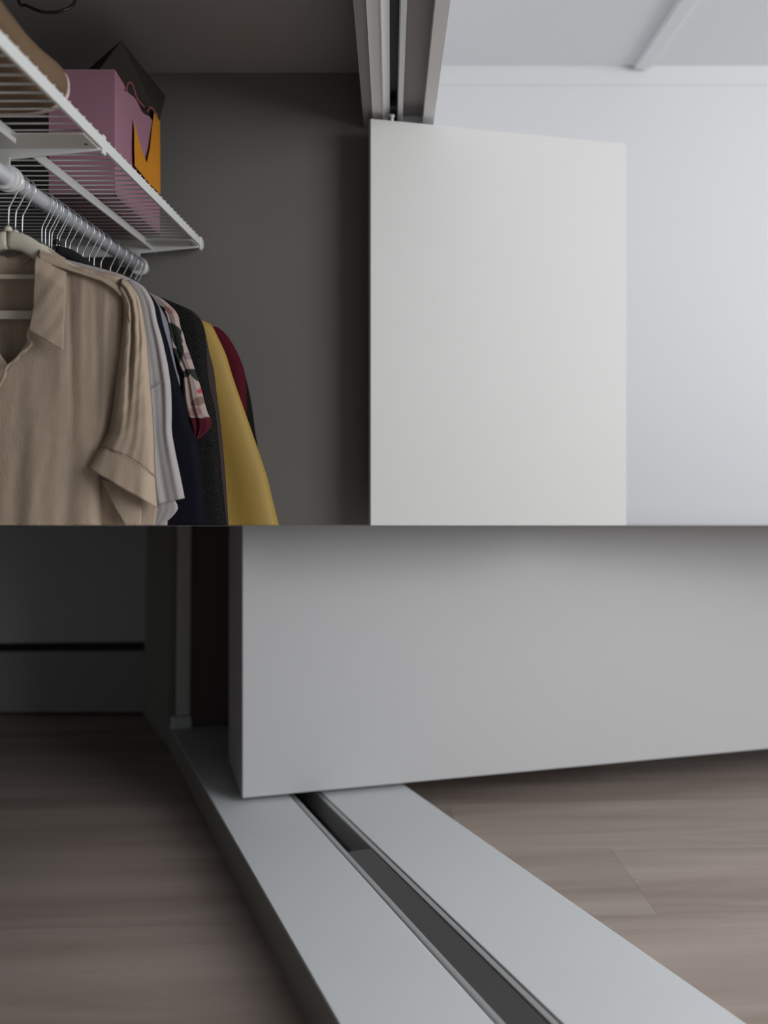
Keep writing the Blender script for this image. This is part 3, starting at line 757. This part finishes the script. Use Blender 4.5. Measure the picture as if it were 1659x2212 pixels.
# sill with a slot for the guide channel
def A_(px, row=2212, c=SILL): return low(px, row, c)[0]
sl0, sl1 = A_(733.9), A_(1614)
g0, g1 = A_(1070), A_(1218)
b_end = low(363, 1565, SILL)[1]; b_near = 0.9
si = thing('door_sill', 'white raised sill with a long slot lying between two wood floors', 'sill', tuple(X(sl0, 2.0, 0)))
llink('board', prism([(sl0, b_near), (g0, b_near), (g0, b_end), (sl0, b_end)], 0.0, SILL, X=X, bev=0.002), M['sill'], si)['label'] = 'narrower board of the sill, on the wardrobe side'
llink('board', prism([(g1, b_near), (sl1, b_near), (sl1, b_end), (g1, b_end)], 0.0, SILL, X=X, bev=0.002), M['sill'], si)['label'] = 'wider board of the sill, on the room side'
llink('side_shade', prism([(sl0 - 0.0015, b_near), (sl0, b_near), (sl0, b_end), (sl0 - 0.0015, b_end)], 0.0, SILL - 0.003, X=X), M['sill_side'], si)  # thin sheet, its darker colour stands for shade on this side
gc = thing('guide_channel', 'dark metal guide channel with light lips set into the sill slot', 'channel', tuple(X(g0, 2.0, 0)))
w1 = (A_(1080), A_(1097.7), A_(1195.4), A_(1215))
llink('channel_bed', prism([(g0, b_near), (g1, b_near), (g1, b_end), (g0, b_end)], 0.001, 0.022, X=X), M['black'], gc)
b_in = low(745, 1836, SILL)[1]
llink('insert', prism([(w1[1], b_near), (w1[2], b_near), (w1[2], b_in), (w1[1], b_in)], 0.022, SILL - 0.004, X=X, bev=0.002), M['strip_grey'], gc)['label'] = 'flat dark grey strip filling the near part'
llink('lip', prism([(w1[0], b_near), (w1[1], b_near), (w1[1], b_end), (w1[0], b_end)], 0.022, SILL - 0.002, X=X, bev=0.002), M['lip'], gc)
llink('lip', prism([(w1[2], b_near), (w1[3], b_near), (w1[3], b_end), (w1[2], b_end)], 0.022, SILL - 0.002, X=X, bev=0.002), M['lip'], gc)

# folded door standing on the sill
dg = SILL + 0.012
q0 = Vector(low(523, 1725, dg)); q1 = Vector(low(1659, 1618, dg))
de = (q1 - q0).normalized(); dno = Vector((-de.y, de.x))         # away from the eye
# thickness from the visible narrow side
TD = 0.16
best = None
for k in range(10, 400):
    tt = k * 0.001; q = q0 + dno * tt; p = X(q.x, q.y, dg) - CAM; px = PX + F * p.x / p.y
    if best is None or abs(px - 488) < best[0]: best = (abs(px - 488), tt)
TD = best[1]
fd = thing('folding_door_foot', 'foot of the white folding door standing over the sill slot', 'door', tuple(X(q0.x, q0.y, SILL)))
qe = q0 + de * 3.1
llink('front_panel', prism([q0, qe, qe + dno * TD, q0 + dno * TD], dg, 2.2, X=X, bev=0.004, seg=3), M['low_door'], fd)
# rear panel, folded behind
def a_at(px, bb, c):
    lo_, hi_ = -3.0, 3.0
    for _ in range(50):
        m_ = (lo_ + hi_) / 2; p = X(m_, bb, c) - CAM
        if PX + F * p.x / p.y < px: lo_ = m_
        else: hi_ = m_
    return (lo_ + hi_) / 2
def hgt(px, row, foot):
    lo_, hi_ = 0.0, 3.0
    for _ in range(50):
        m_ = (lo_ + hi_) / 2; p = X(foot[0], foot[1], m_) - CAM
        if PY - F * p.z / p.y > row: lo_ = m_
        else: hi_ = m_
    return (lo_ + hi_) / 2
be = b_end - 0.10
ea, eb = a_at(382, be, 0.3), a_at(411.5, be, 0.3)
hz = hgt(397, 1547, (ea, be))
llink('rear_edge', prism([(ea, be), (eb, be), (eb, be + 0.02), (ea, be + 0.02)], hz, 2.2, X=X, bev=0.004), M['post'], fd)['label'] = 'pale narrow edge of the rear panel'
llink('rear_panel', prism([(ea + 0.01, be + 0.021), (eb + 0.5, be + 0.05), (eb + 0.5, be + 0.09), (ea + 0.01, be + 0.09)], SILL + 0.004, 2.2, X=X), M['rear_shade'], fd)['label'] = 'rear panel in deep shade'
pc = Vector((a_at(390, be + 0.01, SILL), be + 0.01))
b = prism([(pc.x - 0.032, pc.y - 0.02), (pc.x + 0.036, pc.y - 0.02), (pc.x + 0.036, pc.y + 0.03), (pc.x - 0.032, pc.y + 0.03)], SILL + 0.0005, hz - 0.002, X=X, bev=0.006)
llink('pivot_bracket', b, M['sill'], fd)['label'] = 'small white pivot bracket at the end of the sill'

# closet side: end jamb, side wall, back wall with shadow gap and baseboard
c1 = Vector(low(312, 1545)); c0 = Vector(low(-60, 1545))
wd = (c1 - c0).normalized(); wn = Vector((-wd.y, wd.x)); 
c00 = c0 - wd * 3.5
b_wall = low(0, 1405)
# heights on the wall for given rows
def hgt(px, row, foot):
    p0 = X(foot.x, foot.y, 0); lo_, hi_ = 0.0, 3.0
    for _ in range(50):
        mid = (lo_ + hi_) / 2; p = X(foot.x, foot.y, mid) - CAM; rr = PY - F * p.z / p.y
        if rr > row: lo_ = mid
        else: hi_ = mid
    return (lo_ + hi_) / 2
mid_ = (c0 + c1) / 2
hb = hgt(0, 1407, mid_); hw = hgt(0, 1388, mid_)
struct('baseboard_back', prism([c00, c1, c1 + wn * 0.05, c00 + wn * 0.05], 0.012, hb, X=X, bev=0.003), M['low_base'], 'down')
struct('wall_low_back', prism([c00 - wn * 0.0, c1 - wn * 0.0, c1 + wn * 0.2, c00 + wn * 0.2], hw, 2.2, X=X), M['low_wall'], 'down')
struct('recess_shade', prism([c00 + wn * 0.10, c1 + wn * 0.10, c1 + wn * 0.2, c00 + wn * 0.2], 0.0, hw, X=X), M['black'], 'down')  # black backing puts the shade of the recess into the colour
sa = sl0 - 0.002
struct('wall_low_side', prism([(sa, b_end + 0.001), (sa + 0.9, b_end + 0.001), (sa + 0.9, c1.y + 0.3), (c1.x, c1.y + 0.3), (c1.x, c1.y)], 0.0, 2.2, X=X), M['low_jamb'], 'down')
db = q0 + dno * (TD + 0.12) + de * 1.15
struct('light_block_low', prism([(db.x, db.y), (db.x + 0.1, db.y), (db.x + 0.1, b_end + 0.3), (db.x, b_end + 0.3)], 0.0, 2.2, X=X), M['low_wall'], 'down')  # unseen block added to keep stray light from behind the door
struct('light_block_front', prism([(-2.5, -0.4), (-0.5, -0.4), (-0.5, -0.3), (-2.5, -0.3)], 0.0, 2.2, X=X), M['low_wall'], 'down')  # unseen wall added to hold back ambient light on the closet side
struct('wall_low_left', prism([(-2.5, -0.3), (-2.4, -0.3), (-2.4, 5.0), (-2.5, 5.0)], 0.0, 2.2, X=X), M['low_wall'], 'down')
struct('wall_low_room', prism([(sl0 + 0.5, 4.9), (4.6, 4.9), (4.6, 5.0), (sl0 + 0.5, 5.0)], 0.0, 2.2, X=X), M['white_wall'], 'down')

# added board that stops light passing between the two spaces, seen exactly edge-on
b = bmesh.new()
e_ = s_dir.cross(S_N)
for s_ in (0.00022, -0.00022):
    pass
crn = [CAM + s_dir * 2.20 + Vector((-2.9, 0, 0)), CAM + s_dir * 2.20 + Vector((3.0, 0, 0)), CAM + s_dir * 5.2 + Vector((3.0, 0, 0)), CAM + s_dir * 5.2 + Vector((-2.9, 0, 0))]
lo = [b.verts.new(c - S_N * 0.0001) for c in crn]; hi = [b.verts.new(c + S_N * 0.0001) for c in crn]
b.faces.new(lo[::-1]); b.faces.new(hi)
for i in range(4): b.faces.new((lo[i], lo[(i + 1) % 4], hi[(i + 1) % 4], hi[i]))
bmesh.ops.recalc_face_normals(b, faces=b.faces[:])
struct('light_divider', b, M['board'])
# second added board, stops light leaking in left of the upper wardrobe wall
b = bmesh.new()
crn = [CAM + s_dir * -0.5 + Vector((-2.9, 0, 0)), CAM + s_dir * -0.5 + Vector((-0.865, 0, 0)), CAM + s_dir * 2.199 + Vector((-0.865, 0, 0)), CAM + s_dir * 2.199 + Vector((-2.9, 0, 0))]
lo = [b.verts.new(c - S_N * 0.0001) for c in crn]; hi = [b.verts.new(c + S_N * 0.0001) for c in crn]
b.faces.new(lo[::-1]); b.faces.new(hi)
for i in range(4): b.faces.new((lo[i], lo[(i + 1) % 4], hi[(i + 1) % 4], hi[i]))
bmesh.ops.recalc_face_normals(b, faces=b.faces[:])
struct('light_divider_side', b, M['board'])
